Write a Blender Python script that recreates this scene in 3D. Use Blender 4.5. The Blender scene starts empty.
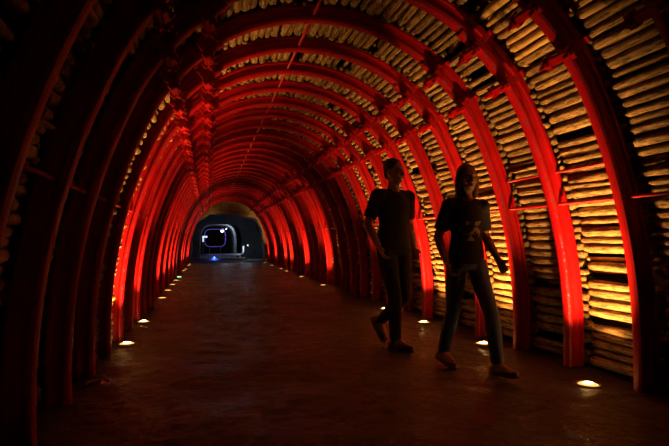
import bpy, bmesh, math, random
from mathutils import Vector, Matrix, Euler, noise
R = math.radians
rnd = random.Random(7)
scene = bpy.context.scene
col = scene.collection

# ------------------------------------------------------------------ camera
CAM_H = 1.05
YAW, PITCH = 0.2569, 0.037
FPX = 500.0
cam_data = bpy.data.cameras.new('camera')
cam_data.sensor_width = 36.0
cam_data.lens = FPX / 669.0 * 36.0
cam_data.clip_end = 200
cam = bpy.data.objects.new('camera', cam_data)
cam.location = (0, 0, CAM_H)
cam.rotation_euler = Euler((math.pi / 2 + PITCH, 0, -YAW), 'XYZ')
col.objects.link(cam)
scene.camera = cam

# ------------------------------------------------------------------ world: faint blue dusk at the open near end
world = bpy.data.worlds.new('world')
scene.world = world
world.use_nodes = True
bg = world.node_tree.nodes['Background']
bg.inputs['Color'].default_value = (0.10, 0.16, 1.0, 1)
bg.inputs['Strength'].default_value = 0.010

vs = scene.view_settings
vs.view_transform = 'Standard'
vs.look = 'None'
vs.gamma = 1.0
vs.use_curve_mapping = False
vs.exposure = 0.0
LAMP_W = 540.0
LAMP_COL = (1.0, 0.47, 0.11)

# ------------------------------------------------------------------ tunnel measures
S = 0.7213            # spacing of the arches
Y0 = 2.924            # the blue-edged arch
I_FIRST, I_LAST = -3, 31
def axis(y):
    return 1.075 + 0.0003 * y * y
def arch_y(i):
    return Y0 + i * S
RC, ZC = 1.67, 1.34            # crown circle
RL, XL, ZL = 4.2, -2.2929, 0.2708  # leg circle (right side)
PHI0 = R(25)
PSI0 = math.asin(-ZL / RL)
T_LEG = RL * (PHI0 - PSI0)
T_TOT = 2 * (T_LEG + RC * (math.pi / 2 - PHI0))
def curve(t, u=0.0):
    """point of the arch section: t metres along the inner face from the right floor, u outwards"""
    m = 1
    if t > T_TOT / 2:
        t = T_TOT - t; m = -1
    if t < T_LEG:
        a = PSI0 + t / RL
        x = XL + (RL + u) * math.cos(a); z = ZL + (RL + u) * math.sin(a)
    else:
        a = PHI0 + (t - T_LEG) / RC
        x = (RC + u) * math.cos(a); z = ZC + (RC + u) * math.sin(a)
    return x * m, z, (a if m > 0 else math.pi - a)

# ------------------------------------------------------------------ helpers
def link(o, parent=None):
    col.objects.link(o)
    if parent is not None:
        o.parent = parent
    return o
def tag(o, label=None, cat=None, group=None, kind=None):
    for k, v in (('label', label), ('category', cat), ('group', group), ('kind', kind)):
        if v: o[k] = v
    return o
def empty(name, loc=(0, 0, 0), rz=0):
    o = bpy.data.objects.new(name, None)
    o.location = loc; o.rotation_euler = (0, 0, rz); o.empty_display_size = .1
    return link(o)
def mesh_from(name, verts, faces, mat, smooth=False):
    me = bpy.data.meshes.new(name)
    me.from_pydata(verts, [], faces)
    if smooth: me.polygons.foreach_set('use_smooth', [True] * len(me.polygons))
    if mat: me.materials.append(mat)
    me.update()
    return me
def fix_normals(me):
    bm = bmesh.new(); bm.from_mesh(me)
    bmesh.ops.recalc_face_normals(bm, faces=bm.faces)
    bm.to_mesh(me); bm.free()
def obj(name, me, parent=None, loc=(0, 0, 0)):
    o = bpy.data.objects.new(name, me); o.location = loc
    return link(o, parent)
class MB:
    def __init__(s): s.v = []; s.f = []
    def add(s, v, f):
        b = len(s.v); s.v += [tuple(p) for p in v]; s.f += [tuple(b + i for i in q) for q in f]
    def box(s, c, d, rot=None):
        v = []
        for x in (-.5, .5):
            for y in (-.5, .5):
                for z in (-.5, .5):
                    p = Vector((x * d[0], y * d[1], z * d[2]))
                    if rot: p = rot @ p
                    v.append(p + Vector(c))
        s.add(v, [(0, 1, 3, 2), (4, 6, 7, 5), (0, 4, 5, 1), (2, 3, 7, 6), (0, 2, 6, 4), (1, 5, 7, 3)])
    def lathe(s, prof, n=16, M=None):
        """prof: (r, z) list, revolved around z; both ends capped"""
        v = []; f = []
        for r, z in prof:
            for k in range(n):
                a = 2 * math.pi * k / n
                p = Vector((r * math.cos(a), r * math.sin(a), z))
                v.append(M @ p if M else p)
        for j in range(len(prof) - 1):
            for k in range(n):
                f.append((j * n + k, j * n + (k + 1) % n, (j + 1) * n + (k + 1) % n, (j + 1) * n + k))
        f.append(tuple(reversed(range(n)))); b = (len(prof) - 1) * n
        f.append(tuple(b + k for k in range(n)))
        s.add(v, f)
    def tube(s, pts, rads, n=12, flat=None):
        """closed loft along pts; rads = (ra, rb) ellipse, ra along `flat` axis hint"""
        pts = [Vector(p) for p in pts]; v = []; f = []
        for i, p in enumerate(pts):
            d = (pts[min(i + 1, len(pts) - 1)] - pts[max(i - 1, 0)]).normalized()
            h = Vector(flat) if flat else (Vector((1, 0, 0)) if abs(d.x) < .9 else Vector((0, 1, 0)))
            a = (h - d * h.dot(d)).normalized(); b = d.cross(a)
            ra, rb = rads[i] if isinstance(rads[i], tuple) else (rads[i], rads[i])
            for k in range(n):
                t = 2 * math.pi * k / n
                v.append(p + a * ra * math.cos(t) + b * rb * math.sin(t))
        for j in range(len(pts) - 1):
            for k in range(n):
                f.append((j * n + k, j * n + (k + 1) % n, (j + 1) * n + (k + 1) % n, (j + 1) * n + k))
        f.append(tuple(reversed(range(n)))); q = (len(pts) - 1) * n
        f.append(tuple(q + k for k in range(n)))
        s.add(v, f)
    def ball(s, c, r, n=14, m=9, rot=None):
        r = r if isinstance(r, tuple) else (r, r, r)
        v = []; f = []
        for j in range(1, m):
            a = math.pi * j / m
            for k in range(n):
                t = 2 * math.pi * k / n
                p = Vector((r[0] * math.sin(a) * math.cos(t), r[1] * math.sin(a) * math.sin(t), r[2] * math.cos(a)))
                if rot: p = rot @ p
                v.append(p + Vector(c))
        for j in range(m - 2):
            for k in range(n):
                f.append((j * n + k, (j + 1) * n + k, (j + 1) * n + (k + 1) % n, j * n + (k + 1) % n))
        top = Vector((0, 0, r[2])); bot = -top
        if rot: top = rot @ top; bot = rot @ bot
        v += [top + Vector(c), bot + Vector(c)]
        a, b = len(v) - 2, len(v) - 1
        for k in range(n):
            f.append((a, k, (k + 1) % n)); q = (m - 2) * n
            f.append((b, q + (k + 1) % n, q + k))
        s.add(v, f)
    def mesh(s, name, mat, smooth=False):
        me = mesh_from(name, s.v, s.f, mat, smooth); fix_normals(me); return me
    def build(s, name, mat, parent=None, smooth=False, loc=(0, 0, 0)):
        return obj(name, s.mesh(name, mat, smooth), parent, loc)

# ------------------------------------------------------------------ materials
def nodes_of(name):
    m = bpy.data.materials.new(name); m.use_nodes = True
    nt = m.node_tree
    return m, nt, nt.nodes['Principled BSDF']
def ramp(nt, fac, stops):
    r = nt.nodes.new('ShaderNodeValToRGB')
    el = r.color_ramp.elements
    while len(el) < len(stops): el.new(.5)
    for e, (p, c) in zip(el, stops):
        e.position = p; e.color = (*c, 1)
    nt.links.new(fac, r.inputs['Fac'])
    return r.outputs['Color']
def coords(nt, scale=(1, 1, 1), rand=False, which='Object'):
    tc = nt.nodes.new('ShaderNodeTexCoord'); mp = nt.nodes.new('ShaderNodeMapping')
    mp.inputs['Scale'].default_value = scale
    nt.links.new(tc.outputs[which], mp.inputs['Vector'])
    if rand:
        oi = nt.nodes.new('ShaderNodeObjectInfo'); mu = nt.nodes.new('ShaderNodeMath'); mu.operation = 'MULTIPLY'
        mu.inputs[1].default_value = 40
        nt.links.new(oi.outputs['Random'], mu.inputs[0]); nt.links.new(mu.outputs[0], mp.inputs['Location'])
    return mp.outputs['Vector']
def noise_tex(nt, vec, scale, detail=4, rough=.55):
    n = nt.nodes.new('ShaderNodeTexNoise')
    n.inputs['Scale'].default_value = scale; n.inputs['Detail'].default_value = detail
    n.inputs['Roughness'].default_value = rough
    nt.links.new(vec, n.inputs['Vector'])
    return n.outputs['Fac']
def bump(nt, b, h, strength, dist):
    n = nt.nodes.new('ShaderNodeBump')
    n.inputs['Strength'].default_value = strength; n.inputs['Distance'].default_value = dist
    nt.links.new(h, n.inputs['Height']); nt.links.new(n.outputs['Normal'], b.inputs['Normal'])
def simple(name, c, rough=.6, metal=0., emit=None, es=0.):
    m, nt, b = nodes_of(name)
    f = noise_tex(nt, coords(nt), 14)
    k = ramp(nt, f, [(.3, tuple(x * .82 for x in c)), (.7, tuple(min(1, x * 1.12) for x in c))])
    nt.links.new(k, b.inputs['Base Color'])
    b.inputs['Roughness'].default_value = rough; b.inputs['Metallic'].default_value = metal
    if emit:
        b.inputs['Emission Color'].default_value = (*emit, 1); b.inputs['Emission Strength'].default_value = es
    return m
# red enamel paint, chipped in places down to blue-grey steel and rust
def mat_paint(name='red_paint', lo=.66):
    m, nt, b = nodes_of(name)
    v = coords(nt)
    n1 = noise_tex(nt, v, 5, 5)
    red = ramp(nt, n1, [(.3, (.24, .0014, .005)), (.65, (.37, .0022, .0075))])
    n2 = noise_tex(nt, v, 38, 5, .7)
    chip = ramp(nt, n2, [(lo, (0, 0, 0)), (lo + .04, (1, 1, 1))])
    n3 = noise_tex(nt, v, 9, 3)
    worn = ramp(nt, n3, [(.4, (.06, .04, .035)), (.6, (.045, .075, .26))])
    mix = nt.nodes.new('ShaderNodeMix'); mix.data_type = 'RGBA'
    nt.links.new(chip, mix.inputs['Factor']); nt.links.new(red, mix.inputs['A']); nt.links.new(worn, mix.inputs['B'])
    nt.links.new(mix.outputs['Result'], b.inputs['Base Color'])
    b.inputs['Roughness'].default_value = .42
    b.inputs['Specular IOR Level'].default_value = .3
    bump(nt, b, n2, .25, .004)
    return m
def mat_log():
    m, nt, b = nodes_of('weathered_log')
    v = coords(nt, (9, 1.4, 9), True)
    oi = nt.nodes.new('ShaderNodeObjectInfo')
    f = noise_tex(nt, v, .8, 6, .65)
    wood = ramp(nt, f, [(.32, (.03, .017, .008)), (.44, (.32, .19, .08)), (.55, (.58, .38, .16)), (.70, (.76, .53, .24))])
    v2 = coords(nt, (2.4, 6, 2.4), True)
    f2 = noise_tex(nt, v2, 1.2, 5, .7)
    dirt = ramp(nt, f2, [(.38, (.07, .05, .03)), (.53, (1, 1, 1))])
    mul = nt.nodes.new('ShaderNodeMix'); mul.data_type = 'RGBA'; mul.blend_type = 'MULTIPLY'; mul.inputs['Factor'].default_value = 1
    nt.links.new(wood, mul.inputs['A']); nt.links.new(dirt, mul.inputs['B'])
    tone = ramp(nt, oi.outputs['Random'], [(0, (.62, .55, .45)), (.5, (.9, .88, .85)), (1, (1, 1, 1))])
    mul2 = nt.nodes.new('ShaderNodeMix'); mul2.data_type = 'RGBA'; mul2.blend_type = 'MULTIPLY'; mul2.inputs['Factor'].default_value = 1
    nt.links.new(mul.outputs['Result'], mul2.inputs['A']); nt.links.new(tone, mul2.inputs['B'])
    nt.links.new(mul2.outputs['Result'], b.inputs['Base Color'])
    b.inputs['Roughness'].default_value = .75
    bump(nt, b, f, .9, .025)
    return m
def mat_rock(name, a, c, sc=3.0, rough=.9):
    m, nt, b = nodes_of(name)
    f = noise_tex(nt, coords(nt), sc, 8, .65)
    nt.links.new(ramp(nt, f, [(.3, a), (.7, c)]), b.inputs['Base Color'])
    b.inputs['Roughness'].default_value = rough
    bump(nt, b, f, .9, .08)
    return m
def mat_floor():
    m, nt, b = nodes_of('damp_trodden_ground')
    v = coords(nt)
    f = noise_tex(nt, v, 1.3, 8, .6)
    g = noise_tex(nt, v, 20, 6, .7)
    nt.links.new(ramp(nt, f, [(.3, (.022, .013, .009)), (.55, (.058, .033, .020)), (.8, (.10, .060, .038))]), b.inputs['Base Color'])
    rr = ramp(nt, f, [(.36, (.30, .30, .30)), (.64, (.52, .52, .52))])
    nt.links.new(rr, b.inputs['Roughness']); b.inputs['Specular IOR Level'].default_value = .4
    ad = nt.nodes.new('ShaderNodeMath'); ad.operation = 'ADD'
    nt.links.new(f, ad.inputs[0]); nt.links.new(g, ad.inputs[1])
    bump(nt, b, ad.outputs[0], 1.0, .11)
    return m
def mat_emit(name, c, s):
    m, nt, b = nodes_of(name)
    f = noise_tex(nt, coords(nt), 20)
    k = ramp(nt, f, [(.2, tuple(x * .9 for x in c)), (.8, c)])
    nt.links.new(k, b.inputs['Base Color']); nt.links.new(k, b.inputs['Emission Color'])
    b.inputs['Emission Strength'].default_value = s
    return m
PAINT = mat_paint(); EDGE = mat_paint('red_paint_rubbed_edge', .545); LOG = mat_log(); FLOOR = mat_floor()
ROCK = mat_rock('dark_rock', (.018, .014, .011), (.07, .055, .042))
PALE_ROCK = mat_rock('pale_rock', (.16, .14, .11), (.52, .46, .36), 1.6)
GREY_ROCK = mat_rock('grey_rock', (.05, .05, .05), (.20, .20, .20))
CONCRETE = mat_rock('grey_concrete', (.20, .21, .22), (.34, .36, .38), 2.2, .8)
STEEL = simple('dull_steel', (.16, .15, .14), .45, .7)
LENS = mat_emit('lamp_glass_warm', (1.0, .52, .12), 1.7)
HOT = mat_emit('lamp_bulb_hot', (1.0, .55, .16), 75)
LENS_GREEN = mat_emit('lamp_glass_green', (.25, 1.0, .35), 7)
LENS_OFF = simple('lamp_glass_unlit', (.05, .045, .04), .15)

# ------------------------------------------------------------------ floor
def grid_strip(name, xs, ys, zf, mat):
    v = [(x, y, zf(x, y)) for y in ys for x in xs]; n = len(xs)
    f = [(j * n + i, j * n + i + 1, (j + 1) * n + i + 1, (j + 1) * n + i) for j in range(len(ys) - 1) for i in range(n - 1)]
    return mesh_from(name, v, f, mat, True)
def floor_z(x, y):
    return (.018 * noise.noise((x * 1.7, y * 1.7, 0)) + .010 * noise.noise((x * 5, y * 5, 3)) - .012
            + .009 * noise.noise((x * 12, y * 12, 7)) + .004 * noise.noise((x * 27, y * 27, 2)))
Y_MOUTH = arch_y(I_LAST) + .35
floor = obj('floor', grid_strip('floor', [-2.2 + i * .045 for i in range(146)], [-2.5 + j * .2 for j in range(20)] + [1.5 + j * .035 for j in range(258)] + [10.55 + j * .12 for j in range(int((Y_MOUTH - 10.4) / .12) + 1)], floor_z, FLOOR))
tag(floor, 'dark damp trodden earth floor of the tunnel', kind='structure')

# ------------------------------------------------------------------ rock shell behind the timber: two walls and the ceiling
def shell(name, t0, t1, label):
    nt_ = max(6, int((t1 - t0) / .16)); ys = [-2.5 + .22 * j for j in range(int((Y_MOUTH + 2.5) / .22) + 2)]
    v = []; f = []
    for y in ys:
        for k in range(nt_ + 1):
            t = t0 + (t1 - t0) * k / nt_
            u = .38 + .09 * noise.noise((t * 1.6, y * 1.6, 1.3))
            x, z, a = curve(t, u)
            v.append((axis(y) + x, y, z))
    n = nt_ + 1
    for j in range(len(ys) - 1):
        for k in range(nt_):
            f.append((j * n + k, (j + 1) * n + k, (j + 1) * n + k + 1, j * n + k + 1))
    o = obj(name, mesh_from(name, v, f, ROCK, True))
    return tag(o, label, kind='structure')
T_W = T_LEG + RC * R(40 - 25)
wall_right = shell('wall_right', -.12, T_W, 'right tunnel wall of rock lagged with stacked horizontal logs')
ceiling = shell('ceiling', T_W, T_TOT - T_W, 'arched tunnel roof lagged with close-set logs')
wall_left = shell('wall_left', T_TOT - T_W, T_TOT + .12, 'left tunnel wall of rock lagged with stacked horizontal logs')

# ------------------------------------------------------------------ log lagging
def log_mesh(seed):
    r = random.Random(seed); n = 9
    st = [(-.5, .55), (-.485, .86), (-.44, 1.0), (-.2, 1), (.05, 1), (.28, 1), (.44, .98), (.485, .84), (.5, .52)]
    v = []; f = []
    ph = r.random() * 50
    for y, k in st:
        bend = .16 * noise.noise((y * 1.6, ph, 0)); bend2 = .16 * noise.noise((y * 1.6, ph, 9))
        for q in range(n):
            a = 2 * math.pi * q / n
            rr = k * (1 + .24 * noise.noise((math.cos(a) * 1.1 + ph, y * 4.2, math.sin(a) * 1.1)) + .12 * noise.noise((math.cos(a) * 2.3 + ph, y * 9, math.sin(a) * 2.3)))
            v.append((rr * math.cos(a) + bend, y, rr * math.sin(a) + bend2))
    for j in range(len(st) - 1):
        for q in range(n):
            f.append((j * n + q, (j + 1) * n + q, (j + 1) * n + (q + 1) % n, j * n + (q + 1) % n))
    f.append(tuple(range(n))); b = (len(st) - 1) * n
    f.append(tuple(reversed([b + q for q in range(n)])))
    me = mesh_from('log', v, f, LOG, True); fix_normals(me)
    return me
LOGS = [log_mesh(k) for k in range(12)]
LOG_DATA = [([Vector(x.co) for x in me.vertices], [tuple(p.vertices) for p in me.polygons]) for me in LOGS]
def lag(part, t0, t1, single_bays, tuck=False):
    stuff = MB(); count = 0
    for i in range(I_FIRST, I_LAST):
        ya = arch_y(i); t = t0 + rnd.uniform(.0, .03)
        single = i in single_bays
        while t < t1:
            r = rnd.uniform(.024, .044); k = 1.10 if t < T_LEG or t > T_TOT - T_LEG else 1.10
            t += r / k
            if rnd.random() > .05:
                u = (.070 if tuck and i >= 2 else .146) + r + rnd.uniform(0, .022)
                x, z, a = curve(t, u)
                L = S * (rnd.uniform(.74, .79) if tuck else rnd.uniform(.93, 1.0)); yc = ya + S * .5 - (0 if tuck else .085) + rnd.uniform(-.02, .02)
                loc = Vector((axis(yc) + x, yc, z))
                rot = Euler((rnd.uniform(-.018, .018), rnd.uniform(0, 6.28), rnd.uniform(-.018, .018)), 'XYZ')
                m = rnd.randrange(12); sc = (r, L, r)
                if single and count < 300:
                    o = bpy.data.objects.new('log', LOGS[m]); o.location = loc; o.rotation_euler = rot; o.scale = sc
                    link(o, part); count += 1
                else:
                    M = Matrix.Translation(loc) @ rot.to_matrix().to_4x4() @ Matrix.Diagonal((*sc, 1))
                    stuff.add([M @ p for p in LOG_DATA[m][0]], LOG_DATA[m][1])
            t += r / k + rnd.uniform(-.003, .016)
        # thinner packing poles in the gaps behind
        t = t0
        while t < t1:
            t += rnd.uniform(.07, .16)
            r = rnd.uniform(.018, .03); x, z, a = curve(t, .24 + r)
            yc = ya + S * .5 + rnd.uniform(-.1, .1)
            M = Matrix.Translation((axis(yc) + x, yc, z)) @ Euler((rnd.uniform(-.1, .1), rnd.uniform(0, 6), rnd.uniform(-.1, .1))).to_matrix().to_4x4() @ Matrix.Diagonal((r, S, r, 1))
            m = rnd.randrange(12); stuff.add([M @ p for p in LOG_DATA[m][0]], LOG_DATA[m][1])
    me = mesh_from('distant_logs', stuff.v, stuff.f, LOG, True)
    tag(obj('distant_logs', me, part), kind='stuff')
lag(wall_right, .02, T_W, range(-1, 20))
lag(ceiling, T_W, T_TOT - T_W, range(1, 20))
lag(wall_left, T_TOT - T_W, T_TOT - .02, range(1, 20), True)

# ------------------------------------------------------------------ steel arches
half = [(.0, 0), (.022, .002), (.042, .009), (.054, .022), (.058, .036), (.044, .050), (.046, .072), (.053, .094), (.072, .098), (.073, .120), (.052, .122), (.030, .060), (.0, .052)]
half = [(v_ * .84, u_ * 1.16) for v_, u_ in half]
SECT = half + [(-v, u) for v, u in reversed(half[1:-1])]
def sweep(name, t0, t1, du, n):
    v = []; f = []; m = len(SECT)
    for j in range(n + 1):
        t = t0 + (t1 - t0) * j / n
        for (w, u) in SECT:
            x, z, a = curve(t, u + du)
            v.append((x, w, z))
    for j in range(n):
        for k in range(m):
            f.append((j * m + k, j * m + (k + 1) % m, (j + 1) * m + (k + 1) % m, (j + 1) * m + k))
    # end caps as fans of quads is not needed: one polygon each
    f.append(tuple(range(m))); f.append(tuple(reversed([n * m + k for k in range(m)])))
    me = mesh_from(name, v, f, PAINT); fix_normals(me)
    me.materials.append(EDGE)
    for p in me.polygons:                       # the inner corners of the profile, rubbed bare
        if p.index < n * m and (p.index % m) in (2, m - 3): p.material_index = 1
    return me
TC1 = T_LEG + RC * R(50.5 - 25); TC2 = T_LEG + RC * R(37 - 25)
T_LEG_END = T_LEG + RC * R(56.5 - 25); T_CR_START = T_LEG + RC * R(31.5 - 25)
LEG_R = sweep('leg', -.03, T_LEG_END, 0, 30)
LEG_L = sweep('leg', T_TOT + .03, T_TOT - T_LEG_END, 0, 30)
CROWN = sweep('crown', T_CR_START, T_TOT - T_CR_START, .026, 40)
def clamp_frame(t):
    x, z, a = curve(t, 0)
    out = Vector((math.cos(a), 0, math.sin(a))); tan = Vector((-math.sin(a), 0, math.cos(a)))
    M = Matrix((tan, Vector((0, 1, 0)), out)).transposed()    # local x: along arch, y: tunnel, z: outwards
    return Matrix.Translation((x, 0, z)) @ M.to_4x4()
def clamp_mesh():
    b = MB()
    b.box((0, 0, -.020), (.070, .270, .030))                # bridge plate on the inner face
    b.box((0, 0, -.044), (.040, .150, .022))
    for s in (-1, 1):
        b.box((0, s * .098, .045), (.048, .026, .150))       # side straps
        b.box((0, s * .118, -.016), (.100, .050, .050))
    b.box((0, 0, .156), (.046, .22, .018))                  # strap over the back
    return b.mesh('clamp', PAINT)
def bolt_mesh():
    b = MB()
    b.lathe([(.013, -.115), (.013, -.03), (.013, .04)], 8)
    b.lathe([(.028, -.072), (.028, -.044)], 6)
    b.lathe([(.033, -.044), (.033, -.039)], 10)
    return b.mesh('bolt', PAINT)
CLAMP = clamp_mesh(); BOLT = bolt_mesh()
CL_T = [TC1, TC2, T_TOT - TC1, T_TOT - TC2]
ORD = ['first', 'second', 'third', 'fourth', 'fifth', 'sixth', 'seventh', 'eighth', 'ninth', 'tenth', 'eleventh', 'twelfth', 'thirteenth']
def arch_label(i):
    if i == -2: return 'second unlit steel arch in from the dark left edge, nearly black'
    if i < -1: return 'unlit steel arch overhead beside the viewer, out at the left dark edge'
    if i == -1: return 'unlit dark red steel arch cut off by the right picture edge'
    if i == 0: return 'dark steel arch with a blue chipped edge just right of the nearest lit lamp'
    if i == 1: return 'bright red steel arch rising right behind the nearest lit floor lamp'
    if i == 2: return 'dark red steel arch between the nearest lit lamp and the second one'
    if i == 3: return 'red steel arch standing right behind the second lit lamp, beside the walker in jeans'
    if i <= 13: return 'red steel arch, %s one beyond the blue-edged arch' % ORD[i - 1]
    if i == I_LAST: return 'farthest red steel arch framing the grey rock passage'
    return 'thin red steel arch in the far close-packed row before the rock passage'
for i in range(I_FIRST, I_LAST + 1):
    y = arch_y(i)
    e = empty('steel_arch', (axis(y), y, 0))
    tag(e, arch_label(i), 'arch', 'red steel arches holding up the tunnel')
    obj('leg', LEG_R, e); obj('leg', LEG_L, e); obj('crown', CROWN, e)
    for t in CL_T:
        c = obj('clamp', CLAMP, e); c.matrix_local = clamp_frame(t)
        if i < 16:
            for s in (-1, 1):
                q = obj('bolt', BOLT, c); q.location = (0, s * .118, -.004)

# ------------------------------------------------------------------ ribbed tie rods running along the tunnel
def tie_rod(t, u, y0, y1, r, label):
    pitch = .021; n = int((y1 - y0) / pitch); m = 7; v = []; f = []
    xx, zz, a = curve(t, u); k = 0
    for j in range(n):
        for dy, rr in ((0, r * .78), (pitch * .3, r * 1.18), (pitch * .7, r * 1.18), (pitch * .98, r * .78)):
            y = y0 + j * pitch + dy
            for q in range(m):
                g = 2 * math.pi * q / m
                v.append((axis(y) + xx + rr * math.cos(g), y + .006 * math.cos(g), zz + rr * math.sin(g)))
            k += 1
    for j in range(k - 1):
        for q in range(m):
            f.append((j * m + q, j * m + (q + 1) % m, (j + 1) * m + (q + 1) % m, (j + 1) * m + q))
    f.append(tuple(range(m))); f.append(tuple((k - 1) * m + q for q in range(m)))
    me = mesh_from('tie_rod', v, f, PAINT); fix_normals(me)
    return tag(obj('tie_rod', me), label, 'rod', 'ribbed rods tying the arches together')
y_a, y_b = arch_y(I_FIRST) - .1, arch_y(I_LAST)
tie_rod(1.36, .075, y_a, y_b, .012, 'red ribbed rod running level across the right wall behind the walkers')
tie_rod(1.62, .118, arch_y(0), arch_y(2), .010, 'short ribbed rod just above the long rod, between nearest lit arches')
tie_rod(T_TOT - 1.37, .075, y_a, y_b, .012, 'red ribbed rod running along the left wall at chest height')
tie_rod(T_LEG + RC * R(94.5 - 25), .085, y_a, y_b, .013, 'red ribbed rod running along the crest of the tunnel roof')

# ------------------------------------------------------------------ in-ground lamps
def lamp_parts():
    hb = MB(); n = 22; prof = [(.098, -.05), (.100, .000), (.092, .012), (.080, .014), (.074, .006), (.074, -.02)]
    v = []; f = []
    for r_, z_ in prof:
        for k in range(n):
            a = 2 * math.pi * k / n; v.append((r_ * math.cos(a), r_ * math.sin(a), z_))
    for j in range(len(prof) - 1):
        for k in range(n):
            f.append((j * n + k, j * n + (k + 1) % n, (j + 1) * n + (k + 1) % n, (j + 1) * n + k))
    hb.add(v, f)
    rim = hb.mesh('rim', STEEL, True)
    ls = {}
    for nm, mt in (('on', LENS), ('green', LENS_GREEN), ('off', LENS_OFF)):
        g = MB(); g.lathe([(.0745, .004), (.062, .012), (.040, .018), (.012, .020)], 22); ls[nm] = g.mesh('lens', mt, True)
    g = MB(); g.ball((0, 0, .012), (.042, .036, .014), 14, 8); ls['hot'] = g.mesh('bulb', HOT, True)
    return rim, ls
RIM, LENSES = lamp_parts()
HOTB = LENSES['hot']
def spot_data(nm, c, w):
    d = bpy.data.lights.new(nm, 'SPOT'); d.energy = w; d.color = c
    d.spot_size = R(82); d.spot_blend = 1.0; d.shadow_soft_size = .035
    return d
SPOT = spot_data('warm_beam', LAMP_COL, LAMP_W)
SPOT_G = spot_data('green_beam', (.5, .9, .3), LAMP_W * .35)
LAMP_L = {1: 1.70, -1: -1.83}
def lamp(y, side, state, label, w=1.0):
    e = empty('floor_lamp', (axis(y) + LAMP_L[side], y, floor_z(axis(y) + LAMP_L[side], y) + .004))
    tag(e, label, 'lamp', 'round lamps sunk in the tunnel floor')
    obj('rim', RIM, e); obj('lens', LENSES[state], e);
    if state == 'on' and y < 9: obj('bulb', HOTB, e)
    if state != 'off':
        d = SPOT if state == 'on' else SPOT_G
        if w != 1.0:
            d = d.copy(); d.energy *= w
        l = bpy.data.objects.new('beam', d); l.location = (0, 0, .03)
        l.rotation_euler = (R(14) if side > 0 else R(1), math.pi + (R(14) if side > 0 else R(5)), 0)
        link(l, e)
    return e
R_STATE = {k: 'off' for k in (-1, 4, 5, 7, 9, 12, 14)}
R_LABEL = {-1: 'unlit floor lamp at the dark right edge', 0: 'lit floor lamp nearest the viewer by the bright red arch leg',
           1: 'second lit floor lamp on the right, beside the walker in jeans', 2: 'third lit floor lamp on the right, between the two walkers',
           3: 'lit floor lamp at the right wall, half hidden by the walker in black', 4: 'unlit floor lamp in the dark stretch behind the walker in black',
           5: 'unlit floor lamp farther along the dark stretch of right wall', 6: 'lit floor lamp at the right wall just beyond the dark stretch',
           7: 'unlit lamp one beyond the lamp that follows the dark stretch'}
for k in range(-1, 16):
    y = Y0 + (2 * k + .32) * S
    lamp(y, 1, R_STATE.get(k, 'on'), R_LABEL.get(k, 'unlit lamp in the far row at the foot of right wall' if k in R_STATE else 'far lit floor lamp, tiny speck at the foot of right wall'), 1.3 if k < 4 else .45 if k == 15 else .95)
L_STATE = {2: 'off', 8: 'off', 11: 'off', 7: 'green'}
L_LABEL = {0: 'lit floor lamp nearest the viewer on the left side', 1: 'second lit floor lamp on the left side',
           2: 'unlit floor lamp at left, one beyond the second lit lamp', 3: 'lit lamp at the left foot just beyond the dark arches',
           7: 'green-lit floor lamp far along the left wall'}
for k in range(-1, 14):
    y = Y0 + (2 * k + 3.63) * S
    lamp(y, -1, 'off' if k < 0 else L_STATE.get(k, 'on'), L_LABEL.get(k, 'unlit floor lamp at the dark left wall' if k < 0 else 'unlit lamp in the far row at foot of left wall' if k in L_STATE else 'far lit floor lamp, tiny speck at foot of left wall'), (1.25 if k == 0 else .8) if k < 3 else .8)

# ------------------------------------------------------------------ the rock passage beyond the last arch
AX = axis(Y_MOUTH)
def outline(kind, n=30):
    """closed-bottom opening outlines, from right floor over the top to left floor"""
    out = []
    if kind == 'outer':
        for k in range(n + 1):
            x, z, a = curve(T_TOT * k / n, .50); out.append((AX + x, z))
    elif kind == 'mouth':
        for k in range(n + 1):
            a = math.pi * k / n; c, s_ = math.cos(a), math.sin(a)
            x = 1.90 * math.copysign(abs(c) ** .6, c); z = 2.48 * abs(s_) ** .6
            w = .10 * noise.noise((x * 2, z * 2, 5))
            out.append((AX - .03 + x * (1 + w), z * (1 + w)))
    else:
        for k in range(n + 1):
            a = math.pi * k / n; c, s_ = math.cos(a), math.sin(a)
            x = 1.32 * math.copysign(abs(c) ** .45, c); z = 2.16 * abs(s_) ** .45
            out.append((1.12 + x, z))
    return out
def ring_wall(name, oa, ob, y, depth, mat, label, lumpy=0.):
    """wall slab between outer outline oa and opening ob, with a reveal going back by depth"""
    n = len(oa); v = []; f = []; m = 6
    for j in range(m + 1):
        for k in range(n):
            t = j / m; x = oa[k][0] * (1 - t) + ob[k][0] * t; z = oa[k][1] * (1 - t) + ob[k][1] * t
            v.append((x, y + lumpy * noise.noise((x * 1.4, z * 1.4, 2)), z))
    for q in (.25, .5, .75, 1):
        for k in range(n):
            x, z = ob[k]; w = lumpy * .5 * noise.noise((x * 2, q * depth * 2, z * 2))
            v.append((x + w, y + q * depth, z + w))
    for j in range(m + 4):
        for k in range(n - 1):
            f.append((j * n + k, j * n + k + 1, (j + 1) * n + k + 1, (j + 1) * n + k))
    me = mesh_from(name, v, f, mat, True)
    return tag(obj(name, me), label, kind='structure')
ring_wall('wall_end', outline('outer'), outline('mouth'), Y_MOUTH + .25, 1.2, PALE_ROCK, 'rough rock face around the mouth of the far passage', .22)
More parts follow.
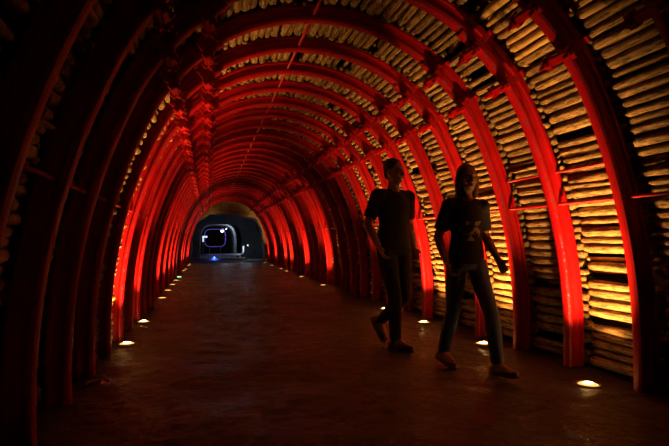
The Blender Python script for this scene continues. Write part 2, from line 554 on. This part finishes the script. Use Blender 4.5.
def passage(name, pts, y0, y1, mat, label, lump):
    n = len(pts); ys = [y0 + (y1 - y0) * j / 24 for j in range(25)]; v = []; f = []
    for y in ys:
        for (x, z) in pts:
            w = lump * noise.noise((x * 1.3, y * 1.3, z * 1.3)); v.append((x + w, y, max(0, z + w)))
    for j in range(24):
        for k in range(n - 1): f.append((j * n + k, (j + 1) * n + k, (j + 1) * n + k + 1, j * n + k + 1))
    return tag(obj(name, mesh_from(name, v, f, mat, True)), label, kind='structure')
wide = [(AX + (p[0] - AX) * 1.02, p[1] * 1.02) for p in outline('outer')]
passage('wall_passage', wide, Y_MOUTH - .2, 33.2, GREY_ROCK, 'dark rock passage beyond the arches', .2)
ring_wall('wall_portal', [(p[0], p[1] * 1.05) for p in wide], outline('inner'), 33.0, .5, CONCRETE, 'grey concrete portal deep in the passage')
inner = outline('inner')
passage('wall_inner', [(x - (.28 if x > .95 else 0), z * 1.02) for x, z in inner], 33.4, 42, CONCRETE, 'pale concrete walls of the innermost gallery', .03)
b = MB(); b.box((.95, 42.1, 1.2), (4.5, .2, 3.2)); tag(b.build('wall_back', ROCK), 'dark end wall of the innermost gallery', kind='structure')
b = MB(); b.box((1.2, 34.3, -.2), (7.0, 17.0, .4)); tag(b.build('floor_passage', GREY_ROCK), 'earth floor of the far passage', kind='structure')
# pale step with kerb
def rounded_bar(mb, pts, r): mb.tube(pts, [r] * len(pts), 10)
st = empty('concrete_step', (.95, 29.2, 0))
tag(st, 'low pale concrete step across the far passage', 'step')
b = MB(); b.box((0, .55, .05), (2.9, 1.3, .11)); b.build('tread', CONCRETE, st)
b = MB(); b.box((0, -.12, .04), (2.98, .06, .13)); b.build('nosing', CONCRETE, st)
WHITE = simple('white_enamel', (.8, .82, .84), .4)
rl = empty('white_rail', (.95, 29.8, .0)); tag(rl, 'low white rail curving up at its right end in the far passage', 'rail')
b = MB(); rounded_bar(b, [(-1.32, 0, .30), (-.6, 0, .285), (.3, 0, .285), (1.1, 0, .29), (1.27, 0, .33), (1.33, 0, .42), (1.34, 0, .80)], .06); b.build('bar', WHITE, rl, True)
for x in (-1.2, 0, 1.15):
    b = MB(); b.lathe([(.05, .1065), (.05, .12), (.022, .125), (.022, .29)], 10, Matrix.Translation((x, 0, 0))); b.build('post', WHITE, rl)
def bulb(name, loc, r, mat, energy, c, label, cat='lamp'):
    e = empty(name, loc); tag(e, label, cat)
    b = MB(); b.lathe([(r * .9, r * .4), (r * 1.25, r * .5), (r * 1.25, r * 1.2), (r * .5, r * 1.5)], 12); b.build('housing', STEEL, e)
    b = MB(); b.ball((0, 0, 0), r); b.build('bulb', mat, e, True)
    d = bpy.data.lights.new('glow', 'POINT'); d.energy = energy; d.color = c; d.shadow_soft_size = r
    l = bpy.data.objects.new('glow', d); l.location = (0, -.0, -r * 1.6); link(l, e)
bulb('passage_light', (1.30, 36.0, 1.80), .11, mat_emit('lamp_glass_violet', (.75, .68, 1.0), 5), 3.0, (.55, .45, 1.0), 'violet-white lamp hanging in the innermost gallery')
bulb('passage_light', (1.55, 35.2, 1.95), .05, mat_emit('added_cool_glow', (.75, .9, 1.0), 1.5), 22.0, (.7, .88, 1.0), 'added cool white light near the right wall inside the grey portal')  # added light, put in to brighten the right jamb of the portal
bulb('floor_lamp', (.62, 29.0, .17), .045, mat_emit('lamp_glass_blue', (.08, .16, 1.0), 8), 5.0, (.06, .14, 1.0), 'blue lamp at the concrete step in the far passage')
bulb('passage_light', (2.52, 29.45, .85), .04, mat_emit('added_cold_glow', (.7, .85, 1.0), 1.0), 11.0, (.65, .82, 1.0), 'small added cold light beside the white rail')  # added light, put in to make the rail read white
# violet tube frame and lit white panel
fr = MB(); P = []
for k in range(41):
    a = 2 * math.pi * k / 40; c, s_ = math.cos(a), math.sin(a)
    P.append((.82 + .72 * math.copysign(abs(c) ** .5, c), 36.4, 1.30 + .62 * math.copysign(abs(s_) ** .5, s_)))
fr.tube(P, [.022] * 41, 8, (0, 1, 0))
tf = empty('tube_frame', (0, 0, 0)); fr.build('tube', mat_emit('violet_tube', (.30, .16, .9), .10), tf, True)
for x in (.45, 1.2):
    b = MB(); b.lathe([(.06, .0), (.06, .02), (.02, .03), (.02, .68)], 10, Matrix.Translation((x, 36.4, 0))); b.build('foot', STEEL, tf)
tag(tf, 'faint violet glowing rounded frame in the innermost gallery', 'light frame')
pn = empty('lit_panel', (.12, 36.2, 1.05)); tag(pn, 'small white lit panel at left inside the innermost gallery', 'panel')
PW = mat_emit('white_panel_face', (.75, .85, 1.0), .9)
b = MB(); b.box((0, 0, .33), (.34, .04, .12)); b.build('face', PW, pn)
b = MB(); b.box((-.12, 0, .13), (.09, .04, .30)); b.build('face_strip', PW, pn)
b = MB(); b.box((-.12, .04, -.45), (.05, .04, 1.2)); b.build('stand', STEEL, pn)

# ------------------------------------------------------------------ people
def remeshed(mb, name, mat, voxel, smooth_it, parent):
    me = mb.mesh(name + '_raw', mat, True)
    o = bpy.data.objects.new(name, me); col.objects.link(o)
    r = o.modifiers.new('r', 'REMESH'); r.mode = 'VOXEL'; r.voxel_size = voxel; r.use_smooth_shade = True
    s = o.modifiers.new('s', 'SMOOTH'); s.iterations = smooth_it; s.factor = .5
    dg = bpy.context.evaluated_depsgraph_get()
    m2 = bpy.data.meshes.new_from_object(o.evaluated_get(dg))
    bpy.data.objects.remove(o); m2.name = name
    if not m2.materials: m2.materials.append(mat)
    return obj(name, m2, parent)
SKIN = simple('skin', (.36, .20, .14), .5)
EYE = simple('eye_white', (.22, .20, .18), .3); LIP = simple('lips', (.28, .09, .07), .5)
def mat_cloth(name, c):
    m, nt, b = nodes_of(name)
    f = noise_tex(nt, coords(nt), 60, 4)
    nt.links.new(ramp(nt, f, [(.3, tuple(x * .7 for x in c)), (.7, c)]), b.inputs['Base Color'])
    b.inputs['Roughness'].default_value = .9
    g = noise_tex(nt, coords(nt), 9, 3)
    bump(nt, b, g, .5, .03)
    return m
def mat_print_shirt():
    m, nt, b = nodes_of('black_shirt_with_print')
    v = coords(nt); f = noise_tex(nt, v, 16, 5, .6)
    blot = ramp(nt, f, [(.50, (.010, .010, .013)), (.56, (.42, .40, .34))])
    sep = nt.nodes.new('ShaderNodeSeparateXYZ'); nt.links.new(v, sep.inputs[0])
    def inside(sock, c, h):
        s = nt.nodes.new('ShaderNodeMath'); s.operation = 'SUBTRACT'; s.inputs[1].default_value = c; nt.links.new(sock, s.inputs[0])
        a = nt.nodes.new('ShaderNodeMath'); a.operation = 'ABSOLUTE'; nt.links.new(s.outputs[0], a.inputs[0])
        l = nt.nodes.new('ShaderNodeMath'); l.operation = 'LESS_THAN'; l.inputs[1].default_value = h; nt.links.new(a.outputs[0], l.inputs[0])
        return l.outputs[0]
    def mul(a, c):
        k = nt.nodes.new('ShaderNodeMath'); k.operation = 'MULTIPLY'; nt.links.new(a, k.inputs[0]); nt.links.new(c, k.inputs[1]); return k.outputs[0]
    mask = mul(mul(inside(sep.outputs['X'], -.005, .075), inside(sep.outputs['Z'], 1.20, .085)), inside(sep.outputs['Y'], -.3, .3))
    mix = nt.nodes.new('ShaderNodeMix'); mix.data_type = 'RGBA'
    mix.inputs['A'].default_value = (.010, .010, .013, 1)
    nt.links.new(mask, mix.inputs['Factor']); nt.links.new(blot, mix.inputs['B'])
    nt.links.new(mix.outputs['Result'], b.inputs['Base Color']); b.inputs['Roughness'].default_value = .9
    return m
BLACK = mat_cloth('black_cotton', (.014, .014, .017)); DARK = mat_cloth('black_trousers', (.018, .017, .02))
DENIM = mat_cloth('blue_denim', (.13, .21, .46)); SHOE = simple('dark_shoe', (.03, .025, .022), .5)
TAN_SHOE = simple('brown_shoe', (.20, .11, .07), .6)
SOLE = simple('rubber_sole', (.08, .075, .07), .7)
HAIR = simple('dark_hair', (.02, .013, .009), .5); BROWN = simple('brown_hair', (.13, .06, .03), .45)
def lerp(a, b, t): return Vector(a) * (1 - t) + Vector(b) * t
def hand(mb, wrist, d, palm_n, side):
    """palm, four fingers and a thumb; d: hand direction, palm_n: palm normal, side: +1/-1 thumb side"""
    d = Vector(d).normalized(); nrm = Vector(palm_n); nrm = (nrm - d * nrm.dot(d)).normalized()
    w = d.cross(nrm) * side                       # towards the thumb
    wrist = Vector(wrist)
    mb.tube([wrist - d * .02, wrist + d * .015, wrist + d * .05, wrist + d * .09], [(.026, .019), (.032, .017), (.040, .016), (.040, .014)], 12, tuple(w))
    for k, (off, L) in enumerate(((.030, .072), (.010, .080), (-.010, .074), (-.029, .058))):
        p = wrist + d * .085 + w * off
        a = p + (d * .95 + nrm * .30).normalized() * L * .45
        c = a + (d * .7 + nrm * .75).normalized() * L * .32
        e = c + (d * .35 + nrm * .95).normalized() * L * .26
        mb.tube([p - d * .02, p, a, c, e], [.0092, .0095, .009, .0082, .0065], 8)
    p = wrist + d * .022 + w * .030
    a = p + (d * .7 + w * .65 + nrm * .25).normalized() * .038
    c = a + (d * .9 + w * .2 + nrm * .35).normalized() * .032
    mb.tube([p - w * .012, p, a, c], [.012, .0125, .011, .0085], 8)
def person(label, loc, rz, k, J, shirt_m, leg_m, shoe_m, hair_m, long_hair, build=1.0):
    root = empty('person', loc, rz); root.scale = (k, k, k)
    tag(root, label, 'person')
    V = lambda n: Vector(J[n])
    hd = V('head'); nk = V('neck'); pel = V('pelvis'); ch = V('chest')
    up = (hd - nk).normalized()
    # ---- body: one continuous surface
    b = MB()
    b.tube([pel - Vector((0, 0, .07)), pel, lerp(pel, ch, .5), ch, lerp(ch, nk, .62), nk - Vector((0, 0, .015))],
           [(.13, .09), (.145, .095), (.122, .088), (.150, .10), (.12, .075), (.06, .055)], 20, (1, 0, 0))
    b.tube([nk - up * .05, nk, nk + up * .09], [.060, .055, .053], 14)
    rot = Matrix.Rotation(J.get('turn', 0), 3, 'Z')
    H = lambda x, y, z: hd + rot @ Vector((x, y, z))
    b.ball(H(0, .012, .03), (.074, .094, .098), 18, 12, rot)                  # cranium
    b.tube([H(0, -.015, -.01), H(0, -.024, -.055), H(0, -.036, -.093), H(0, -.044, -.112)], [(.066, .074), (.060, .062), (.044, .042), (.024, .024)], 16, tuple(rot @ Vector((1, 0, 0))))
    b.tube([H(0, -.084, .022), H(0, -.098, -.012), H(0, -.108, -.030), H(0, -.094, -.040)], [.010, .012, .016, .012], 8)   # nose
    b.ball(H(0, -.074, .030), (.056, .018, .012), 12, 7, rot)                # brow
    b.ball(H(0, -.070, -.066), (.030, .018, .014), 10, 7, rot)               # mouth mound
    for s in (-1, 1):
        b.ball(H(s * .076, .012, -.008), (.010, .020, .032), 8, 8, rot)      # ears
        b.ball(H(s * .042, -.058, -.028), (.022, .02, .02), 8, 6, rot)       # cheeks
        sh, el, wr = V('sh' + 'RL'[s > 0]), V('el' + 'RL'[s > 0]), V('wr' + 'RL'[s > 0])
        b.ball(sh, .055, 12, 8)
        b.tube([lerp(sh, el, .05), lerp(sh, el, .1), lerp(sh, el, .35), lerp(sh, el, .75), el, lerp(el, wr, .28), lerp(el, wr, .7), wr],
               [.052, .053, .050, .042, .040, .041, .033, .025], 14)
        hdir = (wr - el).normalized()
        hand(b, wr, hdir, Vector((-s * .7, -.5, 0)), s * (1 if True else 1) * -1)
        hp, kn, an = V('hp' + 'RL'[s > 0]), V('kn' + 'RL'[s > 0]), V('an' + 'RL'[s > 0])
        b.tube([hp + Vector((0, 0, .06)), hp, lerp(hp, kn, .4), lerp(hp, kn, .85), kn, lerp(kn, an, .3), lerp(kn, an, .75), an],
               [.075, .080, .072, .056, .052, .054, .038, .034], 14)
        toe = V('to' + 'RL'[s > 0])
        b.tube([an, lerp(an, toe, .3) - Vector((0, 0, .0)), toe], [.035, .035, .022], 10)
    remeshed(b, 'body', SKIN, .0075, 3, root)
    # ---- shirt
    c = MB(); g = build
    c.tube([pel - Vector((0, 0, .05)), pel + Vector((0, 0, .06)), lerp(pel, ch, .55), ch, lerp(ch, nk, .5), lerp(ch, nk, .8)],
           [(.182 * g, .130 * g), (.176 * g, .124 * g), (.152 * g, .112 * g), (.176 * g, .122 * g), (.155 * g, .10 * g), (.085, .075)], 22, (1, 0, 0))
    for s in (-1, 1):
        sh, el = V('sh' + 'RL'[s > 0]), V('el' + 'RL'[s > 0])
        c.ball(sh + Vector((-s * .006, 0, -.004)), .072, 16, 10)
        c.tube([lerp(sh, el, .02), lerp(sh, el, .35), lerp(sh, el, .6), lerp(sh, el, .78)], [.064, .062, .062, .064], 14)
        c.tube([lerp(nk, ch, .22), lerp(lerp(nk, ch, .25), sh, .55), sh], [.05, .058, .056], 12)
    remeshed(c, 'shirt', shirt_m, .011, 4, root)
    # ---- trousers
    c = MB()
    c.tube([pel + Vector((0, 0, .08)), pel, pel - Vector((0, 0, .10))], [(.155 * g, .108 * g), (.168 * g, .116 * g), (.155 * g, .11 * g)], 20, (1, 0, 0))
    for s in (-1, 1):
        hp, kn, an = V('hp' + 'RL'[s > 0]), V('kn' + 'RL'[s > 0]), V('an' + 'RL'[s > 0])
        c.tube([hp + Vector((0, 0, .04)), lerp(hp, kn, .3), lerp(hp, kn, .8), kn, lerp(kn, an, .35), lerp(kn, an, .75), lerp(kn, an, .97)],
               [.093 * g, .088 * g, .070 * g, .065 * g, .066, .056, .054], 16)
    remeshed(c, 'trousers', leg_m, .011, 4, root)
    # ---- shoes
    for s in (-1, 1):
        an, toe = V('an' + 'RL'[s > 0]), V('to' + 'RL'[s > 0])
        d = (toe - an); fl = Vector((d.x, d.y, 0)).normalized(); side = Vector((-fl.y, fl.x, 0))
        dn = (toe - an).normalized(); dn = Vector((fl.x, fl.y, 0)) * math.cos(J.get('pitch' + 'RL'[s > 0], 0)) + Vector((0, 0, -1)) * math.sin(J.get('pitch' + 'RL'[s > 0], 0))
        nn = dn.cross(side) * -1
        if nn.z < 0: nn = -nn
        base = an - nn * .045
        c = MB()
        c.tube([base - dn * .075, base - dn * .05, base, base + dn * .06, base + dn * .12, base + dn * .17, base + dn * .195],
               [(.022, .025), (.036, .042), (.040, .046), (.043, .040), (.047, .031), (.038, .026), (.016, .018)], 14, tuple(side))
        c.tube([base - dn * .012, an + nn * .02], [.042, .043], 12)
        sh_ = remeshed(c, 'shoe', shoe_m, .008, 3, root)
        c = MB()
        c.tube([base - dn * .085 - nn * .036, base - dn * .06 - nn * .036, base - nn * .036, base + dn * .12 - nn * .030, base + dn * .18 - nn * .026, base + dn * .205 - nn * .022],
               [(.022, .012), (.040, .013), (.042, .013), (.049, .012), (.038, .011), (.016, .009)], 14, tuple(side))
        c.build('sole', SOLE, sh_, True)
    # ---- hair, eyes, mouth
    c = MB()
    c.ball(H(0, .026, .050), (.083, .096, .092), 18, 12, rot)
    if long_hair:
        c.tube([H(0, .05, .04), H(0, .065, -.05), H(0, .075, -.14), H(0, .07, -.21)], [(.08, .06), (.085, .05), (.08, .045), (.055, .03)], 14, tuple(rot @ Vector((1, 0, 0))))
        for s in (-1, 1):
            c.tube([H(s * .055, .0, .07), H(s * .084, .005, .0), H(s * .086, .01, -.08), H(s * .075, .015, -.16)], [.03, .026, .028, .018], 10)
    else:
        c.tube([H(0, .06, .03), H(0, .075, -.03), H(0, .07, -.06)], [(.07, .05), (.06, .035), (.045, .02)], 12, tuple(rot @ Vector((1, 0, 0))))
    remeshed(c, 'hair', hair_m, .009, 2, root)
    for s in (-1, 1):
        c = MB(); c.ball(H(s * .030, -.078, .004), (.014, .010, .008), 10, 7, rot); e_ = c.build('eye', EYE, root, True)
        c = MB(); c.ball(H(s * .030, -.0855, .004), (.0062, .0035, .0065), 8, 6, rot); c.build('iris', HAIR, e_, True)
    c = MB(); c.ball(H(0, -.086, -.067), (.024, .008, .007), 10, 7, rot); c.build('mouth', LIP, root, True)
    return root
base = dict(pelvis=(0, 0, .97), chest=(0, -.01, 1.30), neck=(0, .0, 1.50), head=(0, -.025, 1.655))
J1 = dict(base, shR=(-.185, 0, 1.43), elR=(-.265, .05, 1.16), wrR=(-.235, -.09, .95), shL=(.185, 0, 1.43), elL=(.25, .08, 1.17), wrL=(.235, -.02, .93),
          hpR=(-.09, 0, .91), knR=(-.065, -.10, .50), anR=(-.035, -.07, .085), toR=(.0, -.22, .05),
          hpL=(.09, 0, .91), knL=(.085, -.06, .49), anL=(.06, .30, .21), toL=(.07, .22, .06), pitchL=.95, turn=.25)
J2 = dict(base, shR=(-.165, .02, 1.42), elR=(-.235, .08, 1.15), wrR=(-.245, -.05, .94), shL=(.165, -.02, 1.42), elL=(.23, .03, 1.16), wrL=(.25, -.12, .95),
          hpR=(-.085, .02, .90), knR=(-.075, .10, .49), anR=(-.06, .27, .11), toR=(-.06, .12, .05), pitchR=.22,
          hpL=(.085, -.02, .90), knL=(.10, -.20, .50), anL=(.10, -.27, .095), toL=(.12, -.42, .06), pitchL=-.06, turn=-.2)
person('walker in a black shirt and black trousers before the dark arches', (1.83, 4.66, .0), R(16), 1.05, J1, BLACK, DARK, SHOE, HAIR, False)
person('walker in blue jeans and a black shirt with a pale print', (2.10, 3.72, .0), R(8), .945, J2, mat_print_shirt(), DENIM, TAN_SHOE, BROWN, True, .95)
